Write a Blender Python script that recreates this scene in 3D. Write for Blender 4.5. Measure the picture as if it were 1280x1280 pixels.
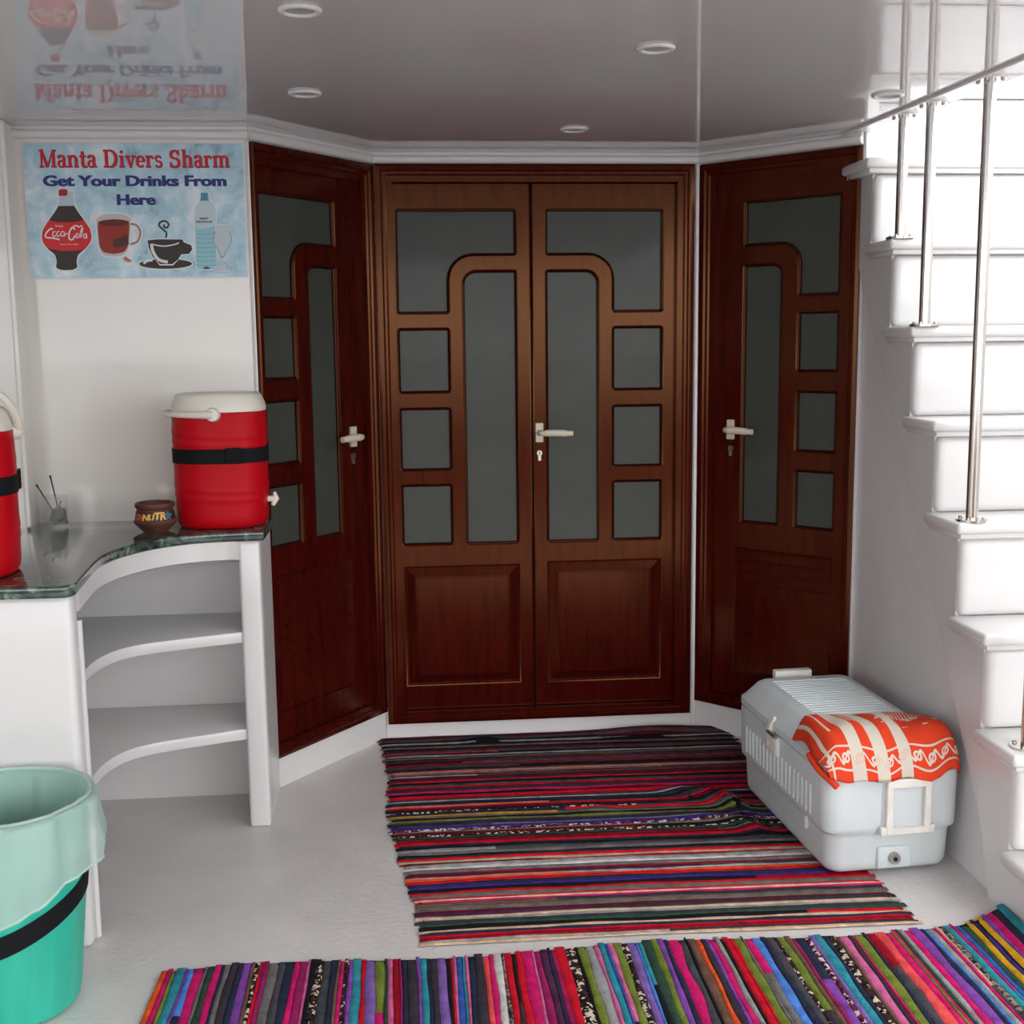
import bpy, bmesh, math, random
from mathutils import Vector, Matrix

for o in list(bpy.data.objects): bpy.data.objects.remove(o)
S = bpy.context.scene
COL = S.collection
rnd = random.Random(7)
PI = math.pi
R = math.radians

# ------------------------------------------------------------------ camera
def make_camera(pitch, yaw, roll, f_px, loc):
    cp, sp, cy, sy = math.cos(pitch), math.sin(pitch), math.cos(yaw), math.sin(yaw)
    f = Vector((sy*cp, cy*cp, -sp)); r = Vector((cy, -sy, 0)); u = r.cross(f)
    r2 = r*math.cos(roll) + u*math.sin(roll); u2 = -r*math.sin(roll) + u*math.cos(roll)
    cam = bpy.data.cameras.new('camera'); o = bpy.data.objects.new('camera', cam); COL.objects.link(o)
    m = Matrix((r2, u2, -f)).transposed().to_4x4(); m.translation = loc
    o.matrix_world = m
    cam.sensor_width = 36; cam.lens = 36*f_px/1280; cam.clip_start = .02; cam.clip_end = 500
    S.camera = o
make_camera(R(8.073), R(5.069), R(-.666), 1500, (0, 0, 1.4))

# ------------------------------------------------------------------ world and exposure
w = bpy.data.worlds.new('sky'); S.world = w; w.use_nodes = True
bg = w.node_tree.nodes['Background']
bg.inputs[0].default_value = (.97, .98, 1, 1); bg.inputs[1].default_value = 3.2
S.view_settings.view_transform = 'Standard'; S.view_settings.look = 'None'
S.view_settings.exposure = 0.5; S.view_settings.gamma = 1; S.view_settings.use_curve_mapping = False

# ------------------------------------------------------------------ materials
def lin(c):
    return tuple(((v/255)/12.92 if v/255 <= .04045 else ((v/255+.055)/1.055)**2.4) for v in c)
M = {}
def mat(name, col, rough=.5, spec=.5, metal=0, coat=0, coat_ior=1.5, coat_rough=.03, ior=1.5, var=0, scale=8, bump=0, bscale=60,
        stretch=None, trans=0, alpha=1, tint=None, bdetail=3):
    if name in M: return M[name]
    m = bpy.data.materials.new(name); m.use_nodes = True; nt = m.node_tree; b = nt.nodes['Principled BSDF']
    I = b.inputs
    I['Base Color'].default_value = (*col, 1); I['Roughness'].default_value = rough; I['Specular IOR Level'].default_value = spec
    I['Metallic'].default_value = metal; I['IOR'].default_value = ior
    I['Coat Weight'].default_value = coat; I['Coat IOR'].default_value = coat_ior; I['Coat Roughness'].default_value = coat_rough
    I['Transmission Weight'].default_value = trans; I['Alpha'].default_value = alpha
    if tint: I['Specular Tint'].default_value = (*tint, 1)
    if var or bump:
        tc = nt.nodes.new('ShaderNodeTexCoord'); mp = nt.nodes.new('ShaderNodeMapping')
        nt.links.new(tc.outputs['Object'], mp.inputs[0])
        if stretch: mp.inputs['Scale'].default_value = stretch
    if var:
        n = nt.nodes.new('ShaderNodeTexNoise'); n.inputs['Scale'].default_value = scale; n.inputs['Detail'].default_value = 5
        nt.links.new(mp.outputs[0], n.inputs['Vector'])
        rp = nt.nodes.new('ShaderNodeValToRGB')
        rp.color_ramp.elements[0].position = .3; rp.color_ramp.elements[1].position = .7
        rp.color_ramp.elements[0].color = (*[v*(1-var) for v in col], 1)
        rp.color_ramp.elements[1].color = (*[min(1, v*(1+var)) for v in col], 1)
        nt.links.new(n.outputs['Fac'], rp.inputs[0]); nt.links.new(rp.outputs[0], I['Base Color'])
    if bump:
        n2 = nt.nodes.new('ShaderNodeTexNoise'); n2.inputs['Scale'].default_value = bscale; n2.inputs['Detail'].default_value = bdetail
        nt.links.new(mp.outputs[0], n2.inputs['Vector'])
        bp = nt.nodes.new('ShaderNodeBump'); bp.inputs['Strength'].default_value = bump; bp.inputs['Distance'].default_value = .01
        nt.links.new(n2.outputs['Fac'], bp.inputs['Height']); nt.links.new(bp.outputs[0], I['Normal'])
        if coat: nt.links.new(bp.outputs[0], I['Coat Normal'])
    M[name] = m
    return m

WALL = mat('white_gelcoat', (.77, .74, .685), .35, coat=.6, coat_rough=.05, var=.03, scale=3, bump=.06, bscale=5)
PLAIN = mat('white_paint', (.75, .725, .72), .35, var=.03, scale=6, bump=.05, bscale=14)
STAIR = mat('white_stair_paint', (.71, .70, .69), .3, coat=.3, coat_rough=.1, bump=.04, bscale=20)
FLOOR = mat('grey_deck_paint', (.66, .63, .615), .33, var=.06, scale=5, bump=.3, bscale=55)
CEIL = mat('gloss_ceiling', (.60, .58, .585), .5, coat=1, coat_ior=1.75, coat_rough=.002, bump=.003, bscale=1.6, bdetail=.6)
WOOD = mat('mahogany', (.046, .0030, .0018), .17, spec=.5, var=.35, scale=5, stretch=(9, 9, 1), tint=(1, .48, .22), bump=.008, bscale=30)
WOODD = mat('mahogany_dark', (.02, .002, .0013), .35, spec=.4, tint=(1, .52, .27))
GLASS = mat('frosted_glass', (.050, .056, .046), .42, spec=.3, coat=.12, coat_rough=.05, var=.1, scale=9, bump=.02, bscale=40)
CHROME = mat('polished_steel', (.72, .69, .64), .14, metal=1)
STEEL = mat('dull_steel', (.45, .43, .41), .35, metal=1)
HANDLE = mat('cream_handle', (.66, .60, .47), .35)
IVORY = mat('ivory_plastic', (.74, .71, .62), .4)
RED = mat('red_plastic', (.47, .002, .008), .4, spec=.13)
BLACK = mat('black_strap', (.006, .006, .008), .8, spec=.2)
CHEST = mat('white_chest_plastic', (.62, .675, .68), .42, var=.04, scale=12, bump=.03, bscale=50)
CHESTW = mat('chest_hardware', (.74, .72, .66), .45, var=.08, scale=40)
CLAY = mat('terracotta', (.10, .03, .02), .6, var=.25, scale=25, bump=.1, bscale=60)
CLAYB = mat('clay_black_band', (.012, .012, .014), .5)
CLAYY = mat('clay_yellow_paint', (.75, .42, .06), .5)
CLAYO = mat('clay_orange_paint', (.55, .12, .03), .5)
CLAYU = mat('clay_blue_paint', (.05, .12, .22), .5)
BIN = mat('green_bin_plastic', (.027, .43, .31), .4, var=.1, scale=6, stretch=(6, 6, .5))
DARK = mat('dark_recess', (.01, .01, .01), .9)
STICK = mat('dark_stirrer', (.02, .015, .012), .5)

def mix_material_marble():
    m = mat('green_marble', (.03, .055, .045), .12, coat=.5, coat_rough=.02)
    nt = m.node_tree; b = nt.nodes['Principled BSDF']
    tc = nt.nodes.new('ShaderNodeTexCoord'); n = nt.nodes.new('ShaderNodeTexNoise'); v = nt.nodes.new('ShaderNodeTexVoronoi')
    n.inputs['Scale'].default_value = 18; n.inputs['Detail'].default_value = 8; n.inputs['Distortion'].default_value = 1.6
    rp = nt.nodes.new('ShaderNodeValToRGB'); e = rp.color_ramp.elements
    e[0].position = .42; e[0].color = (.018, .03, .026, 1); e[1].position = .75; e[1].color = (.30, .40, .34, 1)
    e2 = e.new(.57); e2.color = (.05, .10, .075, 1)
    nt.links.new(tc.outputs['Object'], n.inputs['Vector']); nt.links.new(n.outputs['Fac'], rp.inputs[0]); nt.links.new(rp.outputs[0], b.inputs['Base Color'])
    return m
MARBLE = mix_material_marble()

def liner_material():
    m = bpy.data.materials.new('translucent_liner'); m.use_nodes = True; nt = m.node_tree; nt.nodes.clear()
    out = nt.nodes.new('ShaderNodeOutputMaterial'); tr = nt.nodes.new('ShaderNodeBsdfTransparent'); tl = nt.nodes.new('ShaderNodeBsdfTranslucent')
    df = nt.nodes.new('ShaderNodeBsdfPrincipled'); m1 = nt.nodes.new('ShaderNodeMixShader'); m2 = nt.nodes.new('ShaderNodeMixShader')
    tr.inputs[0].default_value = (.90, .97, .95, 1); tl.inputs[0].default_value = (.75, .86, .82, 1)
    df.inputs['Base Color'].default_value = (.74, .86, .82, 1); df.inputs['Roughness'].default_value = .32
    tc = nt.nodes.new('ShaderNodeTexCoord'); mp = nt.nodes.new('ShaderNodeMapping'); mp.inputs['Scale'].default_value = (22, 22, 3)
    ns = nt.nodes.new('ShaderNodeTexNoise'); ns.inputs['Scale'].default_value = 1; ns.inputs['Detail'].default_value = 4
    bp = nt.nodes.new('ShaderNodeBump'); bp.inputs['Strength'].default_value = .5; bp.inputs['Distance'].default_value = .01
    nt.links.new(tc.outputs['Object'], mp.inputs[0]); nt.links.new(mp.outputs[0], ns.inputs['Vector']); nt.links.new(ns.outputs['Fac'], bp.inputs['Height'])
    nt.links.new(bp.outputs[0], df.inputs['Normal'])
    m1.inputs[0].default_value = .35; nt.links.new(df.outputs[0], m1.inputs[1]); nt.links.new(tl.outputs[0], m1.inputs[2])
    m2.inputs[0].default_value = .40; nt.links.new(m1.outputs[0], m2.inputs[1]); nt.links.new(tr.outputs[0], m2.inputs[2])
    nt.links.new(m2.outputs[0], out.inputs[0])
    return m
LINER = liner_material()
def clear_material():
    m = bpy.data.materials.new('clear_plastic'); m.use_nodes = True; nt = m.node_tree; nt.nodes.clear()
    out = nt.nodes.new('ShaderNodeOutputMaterial'); tr = nt.nodes.new('ShaderNodeBsdfTransparent'); gl = nt.nodes.new('ShaderNodeBsdfPrincipled')
    gl.inputs['Base Color'].default_value = (.8, .8, .78, 1); gl.inputs['Roughness'].default_value = .12
    mx = nt.nodes.new('ShaderNodeMixShader'); mx.inputs[0].default_value = .17
    nt.links.new(tr.outputs[0], mx.inputs[1]); nt.links.new(gl.outputs[0], mx.inputs[2]); nt.links.new(mx.outputs[0], out.inputs[0])
    return m
CLEAR = clear_material()

# ------------------------------------------------------------------ mesh helpers
class MB:
    """collects geometry for ONE mesh"""
    def __init__(s): s.v = []; s.f = []; s.mi = []; s.cur = 0
    def add(s, v, f):
        n = len(s.v); s.v += [tuple(p) for p in v]; s.f += [tuple(i+n for i in q) for q in f]; s.mi += [s.cur]*len(f); return s
    def box(s, x0, x1, y0, y1, z0, z1, bev=0, seg=2):
        bm = bmesh.new(); bmesh.ops.create_cube(bm, size=1)
        for v in bm.verts: v.co = ((x0+x1)/2+v.co.x*(x1-x0), (y0+y1)/2+v.co.y*(y1-y0), (z0+z1)/2+v.co.z*(z1-z0))
        if bev: bmesh.ops.bevel(bm, geom=bm.edges[:], offset=bev, segments=seg, affect='EDGES', profile=.5)
        return s.bm(bm)
    def bm(s, bm):
        bm.verts.index_update(); v = [p.co.copy() for p in bm.verts]; f = [[q.index for q in p.verts] for p in bm.faces]; bm.free(); return s.add(v, f)
    def prism(s, poly, z0, z1, bev=0, seg=2):
        """polygon in xy extruded along z"""
        bm = bmesh.new(); vs = [bm.verts.new((x, y, z0)) for x, y in poly]; fc = bm.faces.new(vs)
        r = bmesh.ops.extrude_face_region(bm, geom=[fc]); nv = [g for g in r['geom'] if isinstance(g, bmesh.types.BMVert)]
        for v in nv: v.co.z = z1
        bmesh.ops.recalc_face_normals(bm, faces=bm.faces[:])
        if bev:
            es = [e for e in bm.edges if len(e.link_faces) == 2 and e.calc_face_angle(0) > .5]
            bmesh.ops.bevel(bm, geom=es, offset=bev, segments=seg, affect='EDGES', profile=.5)
        return s.bm(bm)
    def prism_x(s, poly, x0, x1, bev=0, seg=2):
        """polygon in (y, z) extruded along x"""
        n = len(s.v); s.prism(poly, x0, x1, bev, seg)
        s.v[n:] = [(c, a, b) for a, b, c in s.v[n:]]; return s
    def prism_y(s, poly, y0, y1, bev=0, seg=2):
        """polygon in (x, z) extruded along y"""
        n = len(s.v); s.prism(poly, -y1, -y0, bev, seg)
        s.v[n:] = [(a, -c, b) for a, b, c in s.v[n:]]; return s
    def lathe(s, prof, n=32, cx=0, cy=0, sx=1, sy=1, power=2, fn=None):
        """prof = [(r, z)]; closed by caps where r = 0"""
        rings = []
        for r, z in prof:
            ring = []
            for i in range(n):
                a = 2*PI*i/n; c, q = math.cos(a), math.sin(a)
                k = (abs(c)**power + abs(q)**power)**(-1/power)
                rr = r*(fn(a, z) if fn else 1)
                ring.append((cx+rr*k*c*sx, cy+rr*k*q*sy, z))
            rings.append(ring)
        v = [p for rg in rings for p in rg]; f = []
        for j in range(len(rings)-1):
            for i in range(n):
                a = j*n+i; b = j*n+(i+1) % n; f.append((a, b, b+n, a+n))
        if prof[0][0] > 0: pass
        return s.add(v, f)
    def tube(s, pts, r, n=10, caps=True, closed=False):
        pts = [Vector(p) for p in pts]; v = []; f = []; m = len(pts)
        rs = r if isinstance(r, (list, tuple)) else [r]*m
        up = None
        for i, p in enumerate(pts):
            if closed: t = (pts[(i+1) % m]-pts[i-1]).normalized()
            else: t = (pts[min(i+1, m-1)]-pts[max(i-1, 0)]).normalized()
            if up is None: up = Vector((0, 0, 1)) if abs(t.z) < .9 else Vector((1, 0, 0))
            a = t.cross(up).normalized(); up = a.cross(t).normalized()
            for k in range(n):
                an = 2*PI*k/n; v.append(p + (a*math.cos(an)+up*math.sin(an))*rs[i])
        for i in range(m if closed else m-1):
            for k in range(n):
                i2 = (i+1) % m
                f.append((i*n+k, i*n+(k+1) % n, i2*n+(k+1) % n, i2*n+k))
        if caps and not closed: f.append(tuple(range(n))[::-1]); f.append(tuple((m-1)*n+k for k in range(n)))
        return s.add(v, f)
    def grid(s, rows, closed=False):
        nr = len(rows); nc = len(rows[0]); v = [p for r in rows for p in r]; f = []
        for j in range(nr-1):
            for i in range(nc if closed else nc-1):
                i2 = (i+1) % nc; f.append((j*nc+i, j*nc+i2, (j+1)*nc+i2, (j+1)*nc+i))
        return s.add(v, f)
    def ribbon_path(s, path, profile):
        """sweep a 2d profile (offset to the left normal, z) along an open xy path"""
        rows = []
        n = len(path)
        for i, (x, y) in enumerate(path):
            a = Vector(path[max(i-1, 0)]); b = Vector(path[min(i+1, n-1)]); t = (b-a).normalized(); nn = Vector((-t.y, t.x))
            rows.append([(x+nn.x*o, y+nn.y*o, z) for o, z in profile])
        k = len(profile); base = len(s.v); s.grid(rows, closed=True)
        s.f += [tuple(base+i for i in range(k)), tuple(base+(n-1)*k+i for i in range(k))[::-1]]; s.mi += [s.cur]*2
        return s

def obj(name, mb, mats, parent=None, smooth=None, rec=True, solid=0):
    me = bpy.data.meshes.new(name)
    org = Vector((0, 0, 0))
    if isinstance(mb, MB):
        me.from_pydata(mb.v, [], mb.f); 
        if not isinstance(mats, (list, tuple)): mats = [mats]
        for m in mats: me.materials.append(m)
        me.polygons.foreach_set('material_index', mb.mi)
        if rec:
            bm = bmesh.new(); bm.from_mesh(me); bmesh.ops.remove_doubles(bm, verts=bm.verts[:], dist=1e-6)
            bmesh.ops.recalc_face_normals(bm, faces=bm.faces[:]); bm.to_mesh(me); bm.free()
    else:
        me = mb; me.name = name
        me.materials.clear()
        for m in (mats if isinstance(mats, (list, tuple)) else [mats]): me.materials.append(m)
    me.update()
    if smooth is not None:
        me.polygons.foreach_set('use_smooth', [True]*len(me.polygons)); me.set_sharp_from_angle(angle=R(smooth))
    o = bpy.data.objects.new(name, me); COL.objects.link(o)
    if solid:
        md = o.modifiers.new('thickness', 'SOLIDIFY'); md.thickness = solid; md.offset = 0
    if parent is not None:
        o.parent = parent
        # world-space coordinates are given for things flagged 'world'; shift them to the thing's origin
        root = parent
        while root.parent is not None: root = root.parent
        if root.get('_w'):
            me.transform(Matrix.Translation(-Vector(root.location)))
    return o

def tag(o, label, cat, group=None, kind=None):
    o['label'] = label; o['category'] = cat
    if group: o['group'] = group
    if kind: o['kind'] = kind
    return o
ROOTS = []
def thing(name, label, cat, loc=(0, 0, 0), rotz=0, group=None, world=True, kind=None):
    o = bpy.data.objects.new(name, None); COL.objects.link(o); o.empty_display_size = .05
    o.location = loc; o.rotation_euler = (0, 0, rotz)
    if label: o['label'] = label; o['category'] = cat
    if group: o['group'] = group
    if kind: o['kind'] = kind
    if world: o['_w'] = 1
    ROOTS.append(o)
    return o
def struct(name, mb, m, smooth=None):
    o = obj(name, mb, m, None, smooth); o['kind'] = 'structure'; return o

def rpoly(pts, rad, seg=6):
    """polygon with filleted corners; rad = number or per-corner list"""
    n = len(pts); rad = rad if isinstance(rad, (list, tuple)) else [rad]*n; out = []
    for i in range(n):
        p = Vector(pts[i]); a = Vector(pts[i-1]); b = Vector(pts[(i+1) % n]); r = rad[i]
        if r <= 0: out.append(tuple(p)); continue
        d1 = (a-p).normalized(); d2 = (b-p).normalized(); ang = d1.angle(d2); t = r/math.tan(ang/2)
        c = p+(d1+d2).normalized()*(r/math.sin(ang/2)); p1 = p+d1*t; p2 = p+d2*t
        a1 = math.atan2(p1.y-c.y, p1.x-c.x); a2 = math.atan2(p2.y-c.y, p2.x-c.x); da = (a2-a1+PI) % (2*PI)-PI
        for k in range(seg+1):
            q = a1+da*k/seg; out.append((c.x+r*math.cos(q), c.y+r*math.sin(q)))
    return out
def smooth_path(pts, n=8):
    P = [Vector(p) for p in pts]; out = []
    for i in range(len(P)-1):
        p0 = P[max(i-1, 0)]; p1 = P[i]; p2 = P[i+1]; p3 = P[min(i+2, len(P)-1)]
        for k in range(n):
            t = k/n
            out.append(tuple(.5*((2*p1)+(p2-p0)*t+(2*p0-5*p1+4*p2-p3)*t*t+(-p0+3*p1-3*p2+p3)*t**3)))
    out.append(tuple(P[-1])); return out

def to_mesh(cu):
    o = bpy.data.objects.new('tmp', cu); COL.objects.link(o)
    dg = bpy.context.evaluated_depsgraph_get(); me = bpy.data.meshes.new_from_object(o.evaluated_get(dg))
    bpy.data.objects.remove(o); bpy.data.curves.remove(cu); return me
def sheet(outer, holes, half, bevel=0):
    """filled 2d outline with holes, thickness 2*half about z = 0, in xy"""
    cu = bpy.data.curves.new('c', 'CURVE'); cu.dimensions = '2D'; cu.fill_mode = 'BOTH'
    cu.extrude = half-bevel; cu.bevel_depth = bevel; cu.bevel_resolution = 1; cu.offset = -bevel
    for poly in [outer]+holes:
        sp = cu.splines.new('POLY'); sp.points.add(len(poly)-1); sp.use_cyclic_u = True
        for p, q in zip(sp.points, poly): p.co = (q[0], q[1], 0, 1)
    return to_mesh(cu)
STAND = Matrix.Rotation(PI/2, 4, 'X')          # xy sheet -> xz, facing -y
def text_mesh(body, size, bold=.0, extrude=.0002, align='CENTER', shear=0, spacing=1):
    cu = bpy.data.curves.new('t', 'FONT'); cu.body = body; cu.size = size; cu.offset = bold; cu.extrude = extrude; cu.align_x = align
    cu.shear = shear; cu.space_character = spacing; cu.resolution_u = 3
    return to_mesh(cu)

# ------------------------------------------------------------------ setting
CZ = 2.033
struct('floor', MB().box(-2.6, 3.0, -1.0, 4.4, -.06, 0), FLOOR)
struct('floor_aft', MB().box(-2.6, 3.0, -3.2, -1.0, -.06, 0), mat('unseen_teak', (.16, .09, .05), .6, var=.3, scale=4, stretch=(1, 12, 1)))  # unseen deck, teak invented to darken door reflections and warm the bounce
struct('sea', MB().add([(-200, -200, -1.4), (200, -200, -1.4), (200, 200, -1.4), (-200, 200, -1.4)], [(0, 1, 2, 3)]),
       mat('sea_water', (.02, .06, .09), .35, bump=.3, bscale=.6))
struct('ceiling', MB().prism([(-2.6, -1.5), (1.82, -1.5), (1.534, 2.94), (1.488, 3.55), (1.470, 3.79), (1.465, 4.4), (-2.6, 4.4)], CZ, CZ+.09), CEIL)
struct('wall_rear', MB().box(-2.6, 3.0, -3.26, -3.2, 0, .8), M['unseen_teak'])  # unseen bulwark, given the deck's dark colour to keep door reflections dark
struct('wall_side_left', MB().prism_x([(-3.2, 0), (4.4, 0), (4.4, CZ), (.4, CZ), (.4, .85), (-3.2, .85)], -2.66, -2.6), PLAIN)  # unseen; added to block light from the left, lowered aft to let some in
struct('added_wall_right', MB().box(2.42, 2.48, 1.2, 4.4, 0, CZ), PLAIN)  # unseen wall added to block side sky light from the stairs
WY = 3.70
struct('wall_left', MB().box(-1.105, -.437, WY, WY+.07, 0, CZ), WALL)
struct('wall_far_left', MB().box(-2.6, -1.105, 3.595, WY+.07, 0, CZ, .004), WALL)
# centre wall round the double door
b = MB()
b.box(-.13, -.082, 4.17, 4.25, 0, CZ); b.box(1.012, 1.05, 4.17, 4.25, 0, CZ); b.box(-.082, 1.012, 4.17, 4.25, 1.995, CZ); b.box(-.082, 1.012, 4.17, 4.25, 0, .052)
b.box(-.13, 1.05, 4.26, 4.30, 0, CZ)
struct('wall_back', b, PLAIN)

# ------------------------------------------------------------------ doors
def frame_profile(width):
    """stepped casing: (inward offset, projection towards the room)"""
    k = width/.06
    return [(0, -.004), (0, .011), (.010*k, .014), (.020*k, .014), (.026*k, .009), (.034*k, .009), (.040*k, .005), (width, .005), (width, -.055)]
def casing(parent, x0, x1, z0, z1, width, sill=True, bottom=None, wl=None, wr=None):
    """four casing members mitred round an opening, each its own part; local x, -y to the room"""
    pr = frame_profile(width); bw = bottom or width
    prb = frame_profile(bw)
    def member(a, b_, ina, inb, prof, nm, out, along):
        rows = []
        for (px, pz), (ix, iz) in ((a, ina), (b_, inb)):
            rows.append([(px+ix*o, -q, pz+iz*o) for o, q in prof])
        mb = MB().grid(rows); k = len(prof)
        mb.f += [tuple(range(k)), tuple(range(k, 2*k))[::-1]]; mb.mi += [0, 0]
        return obj(nm, mb, WOOD, parent, 30)
    wl = wl or width; wr = wr or width
    member((x0, z0), (x0, z1), (1, bw/wl), (1, -width/wl), frame_profile(wl), 'frame_jamb', None, None)
    member((x1, z1), (x1, z0), (-1, -width/wr), (-1, bw/wr), frame_profile(wr), 'frame_jamb', None, None)
    member((x0, z1), (x1, z1), (wl/width, -1), (-wr/width, -1), pr, 'frame_head', None, None)
    member((x1, z0), (x0, z0), (-wr/bw, 1), (wl/bw, 1), prb, 'frame_sill', None, None)

def leaf_with_panes(root, outer, panes, y, holes_extra=(), name='door_leaf', th=.018):
    """panes: list of outlines. leaf face at local y - th"""
    me = sheet(outer, [p for p in panes]+[h for h in holes_extra], th, .005)
    me.transform(Matrix.Translation((0, y, 0)) @ STAND)
    lf = obj(name, me, WOOD, root, 35)
    for p in panes:
        pm = sheet(p, [], .003); pm.transform(Matrix.Translation((0, y, 0)) @ STAND)
        obj('pane', pm, GLASS, lf)
        bd = MB().tube([(q[0], y-.007, q[1]) for q in p], .0065, 6, closed=True)
        obj('glazing_bead', bd, WOODD, lf, 60)
    return lf
def lever(root_leaf, x, y, z, dirn, key=-.05):
    obj('handle_plate', MB().box(x-.014, x+.014, y-.010, y+.004, z-.034, z+.034, .003), HANDLE, root_leaf)
    pts = [(x, y-.008, z), (x, y-.035, z), (x+dirn*.012, y-.048, z), (x+dirn*.05, y-.050, z+.001), (x+dirn*.085, y-.050, z-.001), (x+dirn*.112, y-.049, z-.002)]
    obj('lever_handle', MB().tube(smooth_path(pts, 4), [.010]*9+[.0125]*8+[.010]*4, 10), HANDLE, root_leaf, 50)
    k = MB().prism_y(rpoly([(x-.009, z+key+.012), (x-.009, z+key-.002), (x-.005, z+key-.004), (x-.005, z+key-.024), (x+.005, z+key-.024), (x+.005, z+key-.004), (x+.009, z+key-.002), (x+.009, z+key+.012)], [.008, 0, 0, .002, .002, 0, 0, .008], 4), y-.005, y+.004)
    ko = obj('keyhole_plate', k, STEEL, root_leaf)
    obj('keyhole', MB().box(x-.0015, x+.0015, y-.0058, y-.003, z+key-.003, z+key+.009), DARK, root_leaf)
def raised_panel(leaf, x0, x1, z0, z1, y):
    """bevelled field proud of the leaf"""
    m = .05; g = .012
    mb = MB()
    ring = lambda i, d: [(x0+i, y-d, z0+i), (x1-i, y-d, z0+i), (x1-i, y-d, z1-i), (x0+i, y-d, z1-i)]
    mb.grid([ring(-.002, -.016), ring(-.002, -.009), ring(.004, -.010), ring(.014, -.006), ring(.028, .000), ring(.034, .004), ring(.038, .004), ring(.040, .001)], closed=True)
    n = len(mb.v); mb.add(ring(.040, .001), [(0, 1, 2, 3)])
    return obj('raised_panel', mb, WOOD, leaf, 20)

# centre double door; local x = X, y = Y-4.17
d1 = thing('door_1', None, None, (0, 4.17, 0), world=False, kind='structure')
casing(d1, -.082, 1.012, .052, 1.995, .058, bottom=.040)
def pane_set(fx):
    """fx maps distance from the meeting stile to local x; the tall pane lies by the meeting stile"""
    q = lambda pts: [(fx(a), z) for a, z in pts]
    e0, e1, i0, o1 = .052, .462, .236, .286   # meeting edge, outer edge, tall pane outer, small pane inner
    P = []
    P.append(rpoly(q([(e0, 1.848), (e1, 1.848), (e1, 1.501), (o1, 1.501), (o1, 1.697), (e0, 1.697)]), [.01, .01, .01, .008, .085, .01]))
    P.append(rpoly(q([(e0, 1.642), (i0, 1.642), (i0, .692), (e0, .692)]), [.008, .045, .008, .008]))
    for z1, z0 in ((1.447, 1.229), (1.173, .958), (.905, .693)):
        P.append(rpoly(q([(o1, z1), (e1, z1), (e1, z0), (o1, z0)]), .009, 3))
    return P
SE = .4475
for sgn, z_p in ((-1, (.185, .612)), (1, (.182, .618))):
    fx = (lambda s: (lambda a: SE + s*a))(sgn)
    outer = [(fx(.002), .092), (fx(.532 if sgn > 0 else .522), .092), (fx(.532 if sgn > 0 else .522), 1.937), (fx(.002), 1.937)]
    xs = sorted((fx(.054), fx(.456)))
    pan = [(xs[0], z_p[0]), (xs[1], z_p[0]), (xs[1], z_p[1]), (xs[0], z_p[1])]
    lf = leaf_with_panes(d1, outer, pane_set(fx), .040, [pan])
    raised_panel(lf, xs[0], xs[1], z_p[0], z_p[1], .024)
    if sgn > 0: lever(lf, fx(.024), .022, 1.083, 1, -.075)
obj('meeting_bead', MB().box(SE-.004, SE+.004, .036, .060, .092, 1.937), DARK, d1)

# angled side doors
def side_door(idx, A, B, mirror):
    A = Vector(A); B = Vector(B); d = B-A; L = d.length; ang = math.atan2(d.y, d.x)
    wl = bpy.data.objects.new  # noqa
    b = MB(); z0, z1 = .10, 1.992
    b.box(0, L, .0, .08, 0, z0); b.box(0, L, 0, .08, z1, CZ); b.box(-.006, .004, .0, .08, 0, CZ); b.box(L-.004, L+.006, .0, .08, 0, CZ); b.box(0, L, .085, .12, 0, CZ)
    wo = struct('wall_back_left' if mirror else 'wall_back_right', b, PLAIN); wo.location = (A.x, A.y, 0); wo.rotation_euler = (0, 0, ang)
    r = thing('door_%d' % idx, None, None, (A.x, A.y, 0), ang, world=False, kind='structure')
    casing(r, .004, L-.004, z0, z1, .062, bottom=.045, wl=.028 if mirror else .062, wr=.062 if mirror else .045)
    fx = (lambda v: L-v) if mirror else (lambda v: v)
    q = lambda pts: [(fx(a), z) for a, z in pts]
    e0, e1, i0, o1 = (.192, .540, .325, .392) if mirror else (.172, .520, .314, .377)
    P = [rpoly(q([(e0, 1.856), (e1, 1.856), (e1, 1.54), (o1, 1.54), (o1, 1.712), (e0, 1.712)]), [.006, .006, .006, .006, .07, .006]),
         rpoly(q([(e0, 1.646), (i0, 1.646), (i0, .770), (e0, .770)]), [.006, .035, .006, .006])]
    for za, zb in ((1.485, 1.293), (1.226, 1.028), (.962, .770)):
        P.append(rpoly(q([(o1, za), (e1, za), (e1, zb), (o1, zb)]), .007, 3))
    xa, xb = sorted((fx(.155), fx(.515)))
    louv = [(xa, .24), (xb, .24), (xb, .675), (xa, .675)]
    outer = [(.022, .135), (L-.034, .135), (L-.034, 1.95), (.022, 1.95)]
    lf = leaf_with_panes(r, outer, P, .026, [louv], th=.016)
    obj('louvre_backing', MB().box(xa-.002, xb+.002, .042, .048, .238, .677), WOODD, lf)
    n = 11; h = (.675-.24)/n
    for k in range(n):
        zc = .24+h*k
        obj('louvre_slat', MB().prism_x([(.012, zc+.001), (.018, zc+.001), (.034, zc+h+.006), (.028, zc+h+.006)], xa+.001, xb-.001), WOOD, lf)
    dirn = -1 if mirror else 1
    lever(lf, fx(.130), .010, 1.09, dirn, -.068)
    return r
side_door(2, (-.44, 3.70), (-.09, 4.17), True)
side_door(3, (1.033, 4.17), (1.445, 3.735), False)

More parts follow.
